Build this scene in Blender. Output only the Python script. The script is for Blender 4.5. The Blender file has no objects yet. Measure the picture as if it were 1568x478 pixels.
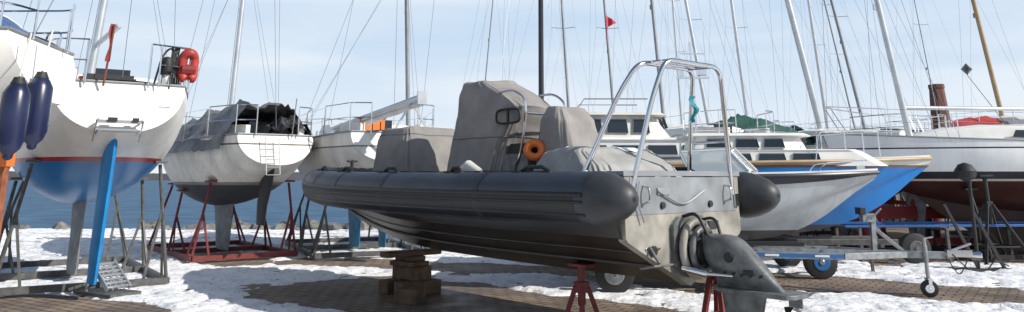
import bpy, math, random
from mathutils import Vector, Matrix, noise
random.seed(7)
sin,cos,pi=math.sin,math.cos,math.pi
F=1230.; TH=math.radians(14); f=F*cos(TH); CAMH=1.7
def W(px,py,d):
    cy=-(py-(272-f*math.tan(TH)))
    y=f*cos(TH)-cy*sin(TH); z=f*sin(TH)+cy*cos(TH); s=d/y
    return Vector(((px-784)*s,d,CAMH+z*s))
def GX(px,d): return (px-784)/F*d
scene=bpy.context.scene
# ---------------------------------------------------------------- materials
def newmat(name):
    m=bpy.data.materials.new(name); m.use_nodes=True
    nt=m.node_tree; b=nt.nodes['Principled BSDF']; return m,nt,b
def ramp(nt,stops,interp='LINEAR'):
    r=nt.nodes.new('ShaderNodeValToRGB'); cr=r.color_ramp; cr.interpolation=interp
    while len(cr.elements)<len(stops): cr.elements.new(0.5)
    for e,(p,c) in zip(cr.elements,stops):
        e.position=p; e.color=(c[0],c[1],c[2],1) if not isinstance(c,(int,float)) else (c,c,c,1)
    return r
def tex(nt,scale,detail=4,kind='Object',stretch=None):
    tc=nt.nodes.new('ShaderNodeTexCoord'); n=nt.nodes.new('ShaderNodeTexNoise')
    n.inputs['Scale'].default_value=scale; n.inputs['Detail'].default_value=detail
    if stretch:
        mp=nt.nodes.new('ShaderNodeMapping'); mp.inputs['Scale'].default_value=stretch
        nt.links.new(tc.outputs[kind],mp.inputs[0]); nt.links.new(mp.outputs[0],n.inputs['Vector'])
    else: nt.links.new(tc.outputs[kind],n.inputs['Vector'])
    return n
def mul(nt,a,b,fac=1.0,mode='MULTIPLY'):
    m=nt.nodes.new('ShaderNodeMixRGB'); m.blend_type=mode; m.inputs[0].default_value=fac
    for i,v in ((1,a),(2,b)):
        if hasattr(v,'node'): nt.links.new(v,m.inputs[i])
        else: m.inputs[i].default_value=(v[0],v[1],v[2],1)
    return m
def mat(name,col,rough=0.5,metal=0.0,var=0.25,scale=3,bump=0.0,bscale=20,stretch=None,coat=0):
    m,nt,b=newmat(name)
    n=tex(nt,scale,6,stretch=stretch)
    r=ramp(nt,[(0.3,1-var),(0.7,1.0+var*0.2)]); nt.links.new(n.outputs[0],r.inputs[0])
    mm=mul(nt,col,r.outputs[0]); nt.links.new(mm.outputs[0],b.inputs['Base Color'])
    b.inputs['Roughness'].default_value=rough; b.inputs['Metallic'].default_value=metal
    if coat: b.inputs['Coat Weight'].default_value=coat
    if bump:
        n2=tex(nt,bscale,4); bp=nt.nodes.new('ShaderNodeBump'); bp.inputs['Strength'].default_value=bump
        bp.inputs['Distance'].default_value=0.02
        nt.links.new(n2.outputs[0],bp.inputs['Height']); nt.links.new(bp.outputs[0],b.inputs['Normal'])
    return m
def hullmat(name,bands,rough=0.3,dirt=0.3,slope=0.0):
    """bands: [(z,color)...] painted hull bands by height"""
    m,nt,b=newmat(name)
    tc=nt.nodes.new('ShaderNodeTexCoord'); sx=nt.nodes.new('ShaderNodeSeparateXYZ')
    nt.links.new(tc.outputs['Object'],sx.inputs[0])
    ma=nt.nodes.new('ShaderNodeMath'); ma.operation='MULTIPLY_ADD'; ma.inputs[1].default_value=-slope
    nt.links.new(sx.outputs['X'],ma.inputs[0]); nt.links.new(sx.outputs['Z'],ma.inputs[2])
    dv=nt.nodes.new('ShaderNodeMath'); dv.operation='DIVIDE'; dv.inputs[1].default_value=4.0
    nt.links.new(ma.outputs[0],dv.inputs[0])
    r=ramp(nt,[(z/4,c) for z,c in bands],'CONSTANT'); nt.links.new(dv.outputs[0],r.inputs[0])
    n=tex(nt,2.5,8,stretch=(1,1,.35)); r2=ramp(nt,[(0.3,1-dirt),(0.62,1.0)]); nt.links.new(n.outputs[0],r2.inputs[0])
    n3=tex(nt,9,8,stretch=(1.5,1.5,.12)); r3=ramp(nt,[(0.35,(.80,.77,.70)),(0.55,(1,1,1))]); nt.links.new(n3.outputs[0],r3.inputs[0])
    mm=mul(nt,r.outputs[0],r2.outputs[0]); m2=mul(nt,mm.outputs[0],r3.outputs[0],dirt*1.6)
    nt.links.new(m2.outputs[0],b.inputs['Base Color'])
    b.inputs['Roughness'].default_value=rough; b.inputs['Specular IOR Level'].default_value=.35
    return m
WHITE=(.85,.84,.80); 
M_white=mat('gelcoat_white',(.80,.80,.77),.35,var=.12)
M_deck=mat('deck_cream',(.66,.65,.60),.6,var=.2)
M_win=mat('window_dark',(.02,.03,.04),.08,var=.1)
M_alu=mat('mast_aluminium',(.62,.64,.66),.35,.7,var=.15)
M_alud=mat('mast_dull',(.30,.32,.34),.5,.4,var=.2)
M_black=mat('black_paint',(.018,.02,.03),.4)
M_tan=mat('mast_wood',(.42,.30,.17),.5)
M_steel=mat('stainless',(.75,.75,.76),.16,1.0,var=.08)
M_wire=mat('rig_wire',(.30,.31,.33),.5,.5)
M_galv=mat('galvanised',(.34,.36,.37),.45,.6,var=.4,scale=12)
M_rustred=mat('red_oxide_paint',(.20,.03,.028),.6,var=.45,scale=8)
M_rust=mat('rusty_orange_steel',(.30,.10,.045),.8,var=.5,scale=9)
M_dkgal=mat('weathered_steel',(.13,.13,.125),.6,.3,var=.5,scale=9)
M_blue=mat('blue_antifoul',(.01,.25,.62),.6,var=.25,scale=4)
M_blued=mat('teal_blue_antifoul',(.04,.22,.40),.65,var=.4,scale=5)
M_grey=mat('grey_primer',(.24,.25,.26),.7,var=.4,scale=5)
M_dark=mat('dark_rubber',(.020,.021,.023),.6,var=.3)
M_tube=mat('hypalon_slate',(.042,.052,.074),.45,var=.45,scale=2.5,bump=.25,bscale=5)
M_tubeb=mat('hypalon_black',(.008,.009,.011),.42,var=.3,scale=4)
M_cone=mat('hypalon_cone',(.045,.048,.055),.5,var=.4,scale=5)
M_canvas=mat('grey_canvas',(.29,.275,.265),.85,var=.3,scale=3,bump=.35,bscale=9)
M_canvasl=mat('pale_canvas',(.38,.38,.37),.85,var=.35,scale=3,bump=.35,bscale=9)
M_strap=mat('canvas_seam',(.17,.165,.16),.85)
M_tarpd=mat('dark_tarp',(.05,.05,.055),.6,var=.5,scale=4,bump=.5)
M_tarpg=mat('silver_tarp',(.22,.225,.235),.45,var=.6,scale=4,bump=.6,bscale=8)
M_green=mat('green_tarp',(.02,.09,.07),.6,var=.4)
M_red=mat('red_pvc',(.45,.05,.04),.5)
M_orange=mat('orange_plastic',(.75,.18,.03),.45)
M_navy=mat('fender_navy',(.015,.022,.07),.3,var=.3)
M_tealf=mat('teal_cloth',(.02,.25,.30),.8)
M_wood=mat('timber_block',(.15,.095,.06),.85,var=.5,scale=7,bump=.6)
M_transom=mat('stained_gelcoat',(.38,.36,.315),.5,var=.6,scale=3.5,bump=.1)
M_drive=mat('drive_grey_paint',(.17,.18,.18),.42,.2,var=.55,scale=8,bump=.2)
M_ribhull=mat('rib_hull_charcoal',(.028,.025,.022),.33,var=.6,scale=3,stretch=(.4,1,2.5))
M_glass,_nt,_b=newmat('tinted_glass'); _b.inputs['Base Color'].default_value=(.35,.42,.45,1); _b.inputs['Roughness'].default_value=.05; _b.inputs['Alpha'].default_value=.55
# ---------------------------------------------------------------- mesh builder
class MB:
    def __init__(s): s.v=[];s.f=[];s.m=[];s.sm=[]
    def add(s,vs,fs,mi=0,smooth=True):
        o=len(s.v); s.v+=[Vector(v) for v in vs]
        for q in fs: s.f.append(tuple(i+o for i in q)); s.m.append(mi); s.sm.append(smooth)
    def sweep(s,pts,r,n=8,mi=0,cap=True,closed=False):
        pts=[Vector(p) for p in pts]; N=len(pts)
        if not hasattr(r,'__len__'): r=[r]*N
        t0=(pts[1]-pts[0]).normalized()
        a=Vector((0,0,1)) if abs(t0.z)<.9 else Vector((1,0,0))
        u=t0.cross(a).normalized(); vs=[]
        for i in range(N):
            if closed: t=(pts[(i+1)%N]-pts[i-1]).normalized()
            else: t=(pts[min(i+1,N-1)]-pts[max(i-1,0)]).normalized()
            u=(u-t*u.dot(t)).normalized(); w=t.cross(u)
            for k in range(n):
                an=2*pi*k/n; vs.append(pts[i]+(u*cos(an)+w*sin(an))*r[i])
        fs=[]
        for i in range(N if closed else N-1):
            j=(i+1)%N
            for k in range(n): fs.append((i*n+k,i*n+(k+1)%n,j*n+(k+1)%n,j*n+k))
        if cap and not closed: fs.append(tuple(range(n))[::-1]); fs.append(tuple(range((N-1)*n,N*n)))
        s.add(vs,fs,mi)
    def beam(s,a,b,w,h,mi=0,up=(0,0,1)):
        a=Vector(a);b=Vector(b);t=(b-a).normalized(); up=Vector(up)
        if abs(t.dot(up))>.95: up=Vector((1,0,0))
        u=t.cross(up).normalized(); v=u.cross(t)
        vs=[p+u*x*w/2+v*y*h/2 for p in (a,b) for x,y in ((-1,-1),(1,-1),(1,1),(-1,1))]
        s.add(vs,[(0,1,2,3)[::-1],(4,5,6,7),(0,1,5,4),(1,2,6,5),(2,3,7,6),(3,0,4,7)],mi,False)
    def box(s,c,sz,mi=0,rz=0,ry=0):
        R=Matrix.Rotation(rz,3,'Z')@Matrix.Rotation(ry,3,'Y'); c=Vector(c)
        vs=[c+R@Vector((x*sz[0]/2,y*sz[1]/2,z*sz[2]/2)) for z in (-1,1) for x,y in ((-1,-1),(1,-1),(1,1),(-1,1))]
        s.add(vs,[(3,2,1,0),(4,5,6,7),(0,1,5,4),(1,2,6,5),(2,3,7,6),(3,0,4,7)],mi,False)
    def grid(s,rows,mi=0,closed=False,smooth=True,caps=False):
        n=len(rows[0]); vs=[p for r in rows for p in r]; fs=[]
        for i in range(len(rows)-1):
            for k in range(n if closed else n-1):
                k2=(k+1)%n; fs.append((i*n+k,i*n+k2,(i+1)*n+k2,(i+1)*n+k))
        if caps: fs.append(tuple(range(n))[::-1]); fs.append(tuple(range((len(rows)-1)*n,len(rows)*n)))
        s.add(vs,fs,mi,smooth)
    def poly(s,pts,mi=0): s.add(pts,[tuple(range(len(pts)))],mi,False)
    def prism(s,outline,thick,mi=0,axis='y'):
        n=len(outline); vs=[(x,-thick/2,z) for x,z in outline]+[(x,thick/2,z) for x,z in outline]
        fs=[tuple(range(n)),tuple(range(n,2*n))[::-1]]+[(i,(i+1)%n,n+(i+1)%n,n+i) for i in range(n)]
        s.add(vs,fs,mi,False)
    def build(s,name,mats,parent=None,inv=None,bevel=0,sharp=40):
        me=bpy.data.meshes.new(name); vs=[inv@v for v in s.v] if inv else s.v
        me.from_pydata([tuple(v) for v in vs],[],s.f)
        for m in mats: me.materials.append(m)
        for p,mi,sm in zip(me.polygons,s.m,s.sm): p.material_index=mi; p.use_smooth=True
        me.update()
        try: me.set_sharp_from_angle(angle=math.radians(sharp))
        except Exception: pass
        ob=bpy.data.objects.new(name,me); scene.collection.objects.link(ob)
        if parent: ob.parent=parent
        if bevel:
            b=ob.modifiers.new('bevel','BEVEL'); b.width=bevel; b.segments=2; b.limit_method='ANGLE'; b.angle_limit=math.radians(50)
        return ob
def empty(name,pos=(0,0,0),head=(1,0)):
    e=bpy.data.objects.new(name,None); scene.collection.objects.link(e); e.empty_display_size=.3
    M=Matrix.Translation(Vector(pos))@Matrix.Rotation(math.atan2(head[1],head[0]),4,'Z'); e.matrix_world=M
    return e,M
def tab(T,t):
    if t<=T[0][0]: return T[0][1]
    for i in range(len(T)-1):
        if t<=T[i+1][0]:
            x0,y0=T[i];x1,y1=T[i+1]; h=x1-x0; u=(t-x0)/h
            m0=(y1-y0)/h if i==0 else (y1-T[i-1][1])/(x1-T[i-1][0])
            m1=(y1-y0)/h if i+2>=len(T) else (T[i+2][1]-y0)/(T[i+2][0]-x0)
            return (2*u**3-3*u*u+1)*y0+(u**3-2*u*u+u)*h*m0+(-2*u**3+3*u*u)*y1+(u**3-u*u)*h*m1
    return T[-1][1]
def arc(pts,r=.15,n=5):
    P=[Vector(p) for p in pts]; out=[P[0]]
    for i in range(1,len(P)-1):
        a=P[i]+(P[i-1]-P[i]).normalized()*min(r,(P[i-1]-P[i]).length*.45)
        b=P[i]+(P[i+1]-P[i]).normalized()*min(r,(P[i+1]-P[i]).length*.45)
        for k in range(n+1):
            u=k/n; out.append(a*(1-u)**2+P[i]*2*u*(1-u)+b*u*u)
    out.append(P[-1]); return out
# ---------------------------------------------------------------- sailboat
def sailboat(name,pos,head,L=8,B=2.8,zs=2.9,zk=1.2,hull=None,keelm=None,ruddm=None,mast=None,mastm=None,mr=.06,
             keel=True,keelz=.12,cabin=True,rails=True,stern=.58,cradle_m=None,spread=(.45,.72),detail=True,
             bootslope=0,skeg=True,mh=11,boom=True,cabh=.38,tarp=None,longkeel=False,ruddz=.3,wr=1.0,sw=1.0,rth=1.0):
    e,M=empty(name,(pos[0],pos[1],0),head); inv=M.inverted()
    bT=[(0,stern),(.2,.86),(.42,1),(.65,.88),(.85,.48),(.95,.2),(1,.02)]
    kT=[(0,.62),(.1,.42),(.25,.14),(.45,0),(.65,.05),(.85,.32),(.95,.62),(1,.93)]
    sT=[(0,.06),(.35,0),(.7,.08),(1,.24)]
    D=zs-zk
    def bh(t): return B/2*tab(bT,t)
    def sh(t): return zs+tab(sT,t)
    def kz(t): return zk+D*tab(kT,t)
    def P(t,s,sg=1):
        an=s*pi/2; b=bh(t); z0=kz(t); z1=sh(t)
        ye=.85+.5*t; y=b*(sin(an)**ye)*(1-.04*(s**4))
        z=z1-(z1-z0)*cos(an)**(1.05)
        x=t*L+.30*(z-z0)*(1-t)**8+(t**6)*.35*(z-zs)
        return Vector((x,sg*y,z))
    mb=MB(); n=30;m=14; rows=[]
    for i in range(n+1):
        t=i/n; rows.append([P(t,abs(j)/m,1 if j>=0 else -1) for j in range(-m,m+1)])
    mb.grid(rows,0); mb.poly(rows[0],0)
    mb.build('hull',[hull],e,sharp=35)
    mb=MB(); rows=[]
    for i in range(n+1):
        t=i/n; p=P(t,1); b=p.y
        rows.append([Vector((p.x,b*a,p.z+.07*(1-a*a)-.01)) for a in (-1,-.66,-.33,0,.33,.66,1)])
    mb.grid(rows,0)
    for sg in (1,-1):
        mb.sweep([P(i/n,1,sg)+Vector((0,0,.015)) for i in range(n+1)],.022,6,1)
    mb.sweep([P(0,1,1)+Vector((0,0,.015)),P(0,1,-1)+Vector((0,0,.015))],.022,6,1)
    if cabin:
        rows=[]
        for t,hs,ws in ((.16,.02,.62),(.17,.6,.6),(.2,.75,.58),(.36,.8,.58),(.38,1.0,.56),(.5,1.05,.56),(.62,.95,.5),(.72,.65,.42),(.78,.3,.34),(.8,.02,.3)):
            b=bh(t)*ws/.62*.62; z=sh(t)+.03; h=cabh*hs; x=t*L
            rows.append([Vector((x,b*1.03,z-.05)),Vector((x,b,z+h*.6)),Vector((x,b*.93,z+h*.9)),Vector((x,b*.7,z+h)),Vector((x,0,z+h*1.08)),
                         Vector((x,-b*.7,z+h)),Vector((x,-b*.93,z+h*.9)),Vector((x,-b,z+h*.6)),Vector((x,-b*1.03,z-.05))])
        mb.grid(rows,2,caps=True)
        for sg in (1,-1):
            for t0,t1 in ((.40,.49),(.51,.60)):
                q=[]
                for t,up in ((t0,.2),(t1,.2),(t1-.01,.62),(t0+.01,.62)):
                    b=bh(t)*.565+.012; q.append(Vector((t*L,sg*b*(1.02 if up<.4 else 1.0),sh(t)+.03+cabh*up)))
                mb.poly(q,3)
        mb.box((.17*L-.05,0,sh(.17)+.2),(.05,.5,.34),3)
        for sg in (1,-1): mb.beam((.02*L+.1,sg*bh(.05)*.62,sh(0)+.1),(.17*L,sg*bh(.17)*.66,sh(.1)+.17),.1,.2,2)
    mb.build('deck_and_cabin',[M_deck,M_alud if detail else M_white,M_white,M_win],e,bevel=0)
    if keel:
        mb=MB(); rows=[]
        if longkeel: lev=[(zk+.35,.25*L,.80*L,.16),(zk,.28*L,.75*L,.14),((zk+keelz)/2,.30*L,.68*L,.12),(keelz,.32*L,.62*L,.12)]
        else: lev=[(zk+.25,.34*L,.56*L,.09),(zk,.35*L,.54*L,.07),((zk+keelz)/2,.355*L,.51*L,.06),(keelz+.12,.36*L,.49*L,.07),(keelz,.37*L,.48*L,.06)]
        for z,x0,x1,th in lev:
            c=x1-x0; r=[]
            for k in range(16):
                a=2*pi*k/16; xx=.5+.5*cos(a); tt=sin(a)*th*(.35+.65*math.sqrt(max(0,1-((xx-.65)/.66)**2)))*1.2
                r.append(Vector((x0+c*xx,tt,z)))
            rows.append(r)
        mb.grid(rows,0,True,caps=True); mb.build('keel',[keelm or hull],e)
    mb=MB(); rows=[]
    for z,x0,x1,th in ((kz(.07)+.25,.02*L,.12*L,.06),(kz(.1)-.1,.03*L,.125*L,.06),(ruddz+.4,.06*L,.135*L,.055),(ruddz,.07*L,.13*L,.045)):
        r=[]
        for k in range(12):
            a=2*pi*k/12; r.append(Vector(((x0+x1)/2+(x1-x0)/2*cos(a),th*rth*sin(a),z)))
        rows.append(r)
    mb.grid(rows,0,True,caps=True); mb.build('rudder',[ruddm or keelm or hull],e)
    if rails:
        mb=MB(); b=bh(.02)*.93; z=sh(0)
        for hh in (.3,.6):
            mb.sweep(arc([(.17*L,bh(.17)*.95,z+hh),(.25,b,z+hh),(.12,b*.55,z+hh)],.25),.0125,6)
            mb.sweep(arc([(.17*L,-bh(.17)*.95,z+hh),(.25,-b,z+hh),(.12,-b*.55,z+hh)],.25),.0125,6)
        for sg in (1,-1):
            for x,y in ((.17*L,bh(.17)*.95),(.3,b),(.12,b*.55)): mb.sweep([(x,sg*y,z-.03),(x,sg*y,z+.6)],.0125,6)
            ts=[.17,.32,.46,.6,.74,.88]
            for t in ts: mb.sweep([P(t,1,sg)*1.0,Vector((t*L,sg*bh(t)*.95,sh(t)+.6))],.011,6)
            for hh in (.32,.6): mb.sweep([Vector((t*L,sg*bh(t)*.95,sh(t)+hh)) for t in ts],.004,4)
        t=.88; zz=sh(1)
        mb.sweep(arc([(t*L,bh(t)*.95,sh(t)+.6),(L-.05,.12,zz+.62),(L-.05,-.12,zz+.62),(t*L,-bh(t)*.95,sh(t)+.6)],.2),.0125,6)
        for sg in (1,-1): mb.sweep([(L*.95,sg*.16,zz-.05),(L-.1,sg*.14,zz+.6)],.0125,6)
        mb.build('rails_and_lifelines',[M_steel],e)
    if mast:
        pb=W(mast[0],mast[1],mast[4]); pt=W(mast[2],mast[3],mast[4]); dr=(pt-pb).normalized()
        pb=pb-dr*.3; top=pb+dr*mh
        mb=MB(); mb.sweep([inv@(pb+(top-pb)*k/6) for k in range(7)],[mr*(1-.25*k/6) for k in range(7)],12)
        lp=inv@pb; lt=inv@top; wires=MB()
        tips=[]
        for k,fr in enumerate(spread):
            c=lp.lerp(lt,fr); w=(.8-.2*k)*sw; row=[]
            for sg in (1,-1):
                tp=c+Vector((-.12,sg*w*B/2.8,.03)); mb.sweep([c,tp],.014,6); row.append(tp)
            tips.append(row)
        for si,sg in enumerate((1,-1)):
            base=Vector((lp.x-.1,sg*bh(.5)*.97,sh(.5)))
            pts=[base]+[r[si] for r in tips]+[lt]
            wires.sweep(pts,.0050*wr,4,cap=False)
            if tips:
                wires.sweep([base+Vector((-.25,0,0)),lp.lerp(lt,spread[0]-.01)],.004*wr,4,cap=False)
                if detail: wires.sweep([base+Vector((.25,0,0)),lp.lerp(lt,spread[0]-.02)],.004*wr,4,cap=False)
        wires.sweep([Vector((L-.05,0,sh(1))),lt],.005*wr,4,cap=False)
        wires.sweep([Vector((.2,0,sh(0)+.1)),lt],.005*wr,4,cap=False)
        if detail: wires.sweep([lp+Vector((.1,.05,.6)),lt+Vector((.1,.03,-.2))],.005,4,cap=False)
        mb.sweep([lt,lt+Vector((0,0,.5))],.008,5); mb.box(lt+Vector((0,0,.03)),(.3,.06,.05))
        mb.box(lp.lerp(lt,.3)+Vector((.09,0,0)),(.07,.06,.14))
        if boom:
            bz=lp+(lt-lp).normalized()*.9
            mb.sweep([bz,Vector((.14*L,0,bz.z-.05))],.045,10)
        mb.build('mast',[mastm or M_alu],e); wires.build('standing_rigging',[M_wire],e)
    if cradle_m:
        mb=MB(); xa,xb=.2*L,.72*L; w=B*.40
        for sg in (1,-1): mb.beam((xa,sg*w,.09),(xb,sg*w,.09),.09,.09)
        for x in (xa,(xa+xb)/2,xb): mb.beam((x,-w,.095),(x,w,.095),.10,.10)
        for i,x in enumerate((xa+.05,(xa+xb)/2,xb-.05)):
            t=x/L
            for sg in (1,-1):
                s=.48; p=P(t,s,sg)
                q=Vector((x,sg*w,.1)); tp=Vector((x,p.y*1.02,p.z-.09))
                mb.sweep([q,tp],.028,8); mb.beam(q+Vector((0,-sg*.35,0)),q.lerp(tp,.6),.04,.04)
                mb.beam(q+Vector((.38 if i==0 else -.38,0,0)),q.lerp(tp,.55),.035,.035)
                mb.box(tp+Vector((0,0,.035)),(.26,.18,.04))
        mb.build('cradle',[cradle_m],e)
    if tarp:
        mb=MB(); rows=[]; N=44; hh=tarp[3] if len(tarp)>3 else .62; ex=tarp[4] if len(tarp)>4 else 1.3
        for i in range(N+1):
            t=tarp[0]+(tarp[1]-tarp[0])*i/N; row=[]
            for k in range(29):
                a=-1+2*k/28; b=bh(t)*(1.04+.05*noise.noise(Vector((t*16,0,a*2))))
                ridge=hh*(1-abs(a)**ex)*(1-.35*((t-tarp[0])/(tarp[1]-tarp[0])))
                dz=noise.noise(Vector((t*9,a*3,1)))*.28+abs(noise.noise(Vector((t*25,a*7,4))))*.20
                z=sh(t)-.10+ridge+dz*(1-abs(a)**6*.6)
                row.append(Vector((t*L,a*b,z-.18*(abs(a)>.97))))
            rows.append(row)
        mb.grid(rows,0); o=mb.build('tarpaulin',[tarp[2]],e,sharp=70)
    return e,M,P,bh,sh
def chine_rows(L,bs,bc,zk,zc,zs,n=26,rake=.5):
    rows=[]
    for i in range(n+1):
        t=i/n; B1,B2,K,C,S=[tab(T,t) for T in (bs,bc,zk,zc,zs)]
        half=[(0,K),(B2*.35,K+(C-K)*.38),(B2*.7,K+(C-K)*.72),(B2,C),(B2+.035,C+.015),(B2*.6+B1*.4+.02,C+(S-C)*.35),(B2*.25+B1*.75,C+(S-C)*.7),(B1,S)]
        def X(z): return t*L+(t**5)*rake*(z-S)
        rows.append([Vector((X(z),-y,z)) for y,z in reversed(half[1:])]+[Vector((X(z),y,z)) for y,z in half])
    return rows
# ================================================================ RIB
RO=(2.09,8.45); RH=(-.66,.75)
rib,RM=empty('rigid_inflatable_boat',(RO[0],RO[1],0),RH)
def tubepath(n=60):
    pts=[]
    ctrl=[(.42,1.27,1.50),(2,1.29,1.50),(3.6,1.29,1.505),(5.0,1.24,1.52),(6.0,1.10,1.535),(6.9,.85,1.56),(7.6,.5,1.585),(7.9,.2,1.60),(7.98,0,1.605)]
    for (x,y,z) in ctrl: pts.append(Vector((x,y,z)))
    out=[]
    for i in range(len(pts)-1):
        p0=pts[max(i-1,0)];p1=pts[i];p2=pts[i+1];p3=pts[i+2] if i+2<len(pts) else Vector((7.9,-.2,1.6))
        for k in range(8):
            u=k/8; out.append(.5*((2*p1)+(p2-p0)*u+(2*p0-5*p1+4*p2-p3)*u*u+(3*p1-p0-3*p2+p3)*u**3))
    return out
half=tubepath(); tip=[Vector((x,1.27,1.50)) for x in (-.02,0,.05,.13,.24,.36)]
path=tip+half; mir=[Vector((p.x,-p.y,p.z)) for p in path]
full=path+[Vector((7.98,0,1.605))]+mir[::-1]
rr=[.03,.085,.135,.185,.232,.256]+[.262]*len(half); R=rr+[.262]+rr[::-1]
mb=MB(); mb.sweep(full,R,28,0)
for pp,r3 in ((path[:7],rr[:7]),(mir[:7],rr[:7])):
    mb.sweep(pp,[r+.005 for r in r3],28,3)
bow=[p for p in full if p.x>7.2]; mb.sweep(bow,.267,28,1,cap=False)
for idx in (14,24,32,40,48):
    for side in (path,mir):
        a=side[idx]; b=side[idx+1]; mb.sweep([a,a.lerp(b,.4)],.2665,28,2,cap=False)
def off(pp,ang,extra=.0):
    out=[]
    for i,p in enumerate(pp):
        t=(pp[min(i+1,len(pp)-1)]-pp[max(i-1,0)]).normalized()
        o=Vector((t.y,-t.x,0)).normalized()
        if (o.y*p.y)<0 and abs(p.y)>.1: o=-o
        elif abs(p.y)<=.1: o=Vector((1,0,0))
        out.append(p+o*(cos(ang)*(.262+extra))+Vector((0,0,sin(ang)*(.262+extra))))
    return out
main=[p for p in full if p.x>.40]
for ang,r in ((.15,.024),(-.12,.014),(-.62,.014)):
    mb.sweep(off(main,ang),r,8,1)
for side in (1,-1):
    seg=[p for p in full if p.x>.42 and p.y*side>.02]
    mb.grid([list(q) for q in zip(*[off(seg,a_,.003) for a_ in (.13,0,-.12,-.25,-.4,-.6,-.8,-1.0)])],1)
mb.build('inflatable_tubes',[M_tube,M_tubeb,mat('seam',(.025,.03,.04),.5),M_cone],rib)
L=8.0-.4
bs=[(0,1.12),(.5,1.12),(.72,.95),(.88,.58),(1,.05)]; bc=[(0,.98),(.5,.98),(.72,.76),(.88,.38),(1,.02)]
zk=[(0,.62),(.4,.64),(.65,.70),(.8,.86),(.93,1.12),(1,1.42)]; zc=[(0,1.10),(.5,1.14),(.75,1.28),(1,1.50)]; zs_=[(0,1.40),(.6,1.42),(1,1.56)]
rows=chine_rows(L,bs,bc,zk,zc,zs_,rake=.3)
rows=[[v+Vector((.38,0,0)) for v in r] for r in rows]
mb=MB(); mb.grid(rows,0)
for sg in (1,-1):
    for fr in (.35,.68):
        mb.sweep([Vector((.38+t*L,sg*tab(bc,t)*fr,tab(zk,t)+(tab(zc,t)-tab(zk,t))*(fr*1.05))) for t in [i/20*.9 for i in range(21)]],.018,5,0)
mb.grid([[Vector((.38+t*L,-tab(bs,t)*.95,1.43)),Vector((.38+t*L,tab(bs,t)*.95,1.43))] for t in [i/12 for i in range(12)]],1)
mb.build('hull_bottom',[M_ribhull,M_drive],rib)
mb=MB()
def slab(out,x0,x1,mi=0):
    n=len(out); vs=[(x0,y,z) for y,z in out]+[(x1,y,z) for y,z in out]
    mb.add(vs,[tuple(range(n)),tuple(range(n,2*n))[::-1]]+[(i,(i+1)%n,n+(i+1)%n,n+i) for i in range(n)],mi,False)
slab([(-1.0,1.74),(-1.0,1.12),(-.97,1.08),(0,.60),(.97,1.08),(1.0,1.12),(1.0,1.74),(.55,1.74),(.5,1.70),(-.5,1.70),(-.55,1.74)],.33,.44)
slab([(-1.02,1.765),(-1.02,1.72),(1.02,1.72),(1.02,1.765)],.315,.60,1)
slab([(.30,1.22),(.30,.82),(.12,.70),(-.12,.70),(-.30,.82),(-.30,1.22),(-.2,1.30),(.2,1.30)],.28,.335,2)
# painted grey-blue upper panel of the transom
slab([(-.92,1.70),(-.92,1.34),(.92,1.34),(.92,1.70)],.324,.332,5)
for sg in (1,-1):
    mb.box((.24,sg*.66,.84),(.2,.30,.02),2,0,.2); mb.sweep([(.32,sg*.66,1.02),(.2,sg*.66,.87)],.016,8,2)
    mb.sweep(arc([(.33,sg*.72,1.62),(.24,sg*.72,1.60),(.24,sg*.72,1.46),(.33,sg*.72,1.44)],.04),.012,8,3)
    mb.sweep([(.33,sg*.42,1.42),(.30,sg*.42,1.42)],.035,14,4)
    for k in range(3): mb.sweep([(.33,sg*(.50+.1*k),1.0),(.315,sg*(.50+.1*k),1.0)],.015,8,3)
mb.sweep([(.325,.60,.98),(.300,.60,.98)],.05,14,4)
mb.box((.32,-.45,1.2),(.03,.18,.08),4); mb.box((.318,.40,1.56),(.02,.2,.07),1)
mb.build('transom',[M_transom,M_alud,M_drive,M_steel,M_dark,mat('grey_blue_gelcoat',(.27,.29,.31),.45,var=.4,scale=3.5)],rib,bevel=.004)
mb=MB(); mb.sweep([Vector((.3,.50-.8*u,1.56-.12*sin(pi*u)+.01*sin(9*u))) for u in [i/14 for i in range(15)]],.009,6)
mb.sweep([Vector((.29,.80+.05*sin(4*u),1.66-.4*u)) for u in [i/14 for i in range(15)]],.008,6)
mb.build('rope',[M_alud],rib)
# stern drive
mb=MB()
ring=[Vector((.22,.24*cos(a),.98+.27*sin(a))) for a in [2*pi*k/28 for k in range(28)]]
mb.sweep(ring,.042,10,3,closed=True)
ring=[Vector((.14,.19*cos(a),.97+.21*sin(a))) for a in [2*pi*k/28 for k in range(28)]]
mb.sweep(ring,.035,10,0,closed=True)
def loft(levels,mi=0,n=24,e=.7):
    rows=[]
    for z,x0,x1,hw in levels:
        r=[]
        for k in range(n):
            a=2*pi*k/n; c,s_=cos(a),sin(a)
            r.append(Vector(((x0+x1)/2+(x1-x0)/2*math.copysign(abs(c)**e,c),hw*math.copysign(abs(s_)**e,s_),z)))
        rows.append(r)
    mb.grid(rows,mi,True,caps=True)
loft([(1.135,-.18,.04,.05),(1.12,-.26,.09,.09),(1.08,-.33,.12,.12),(1.0,-.42,.13,.14),(.9,-.52,.10,.14),(.8,-.61,.05,.12),(.72,-.68,.0,.085),(.66,-.74,-.02,.06),(.64,-.76,-.02,.06)])
loft([(.60,-.56,-.06,.055),(.45,-.52,-.08,.05),(.33,-.50,-.1,.05)])
mb.box((-.08,0,1.0),(.03,.22,.03),1); mb.box((-.45,.11,.80),(.12,.03,.05),2); mb.sweep([(-.25,.13,.93),(-.25,.155,.93)],.05,14,2); 
for k in range(5): mb.beam((-.15-.1*k,.125-.006*k,.76),(-.2-.1*k,.13-.006*k,.76+.03),.012,.02,2)
rows=[]
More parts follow.
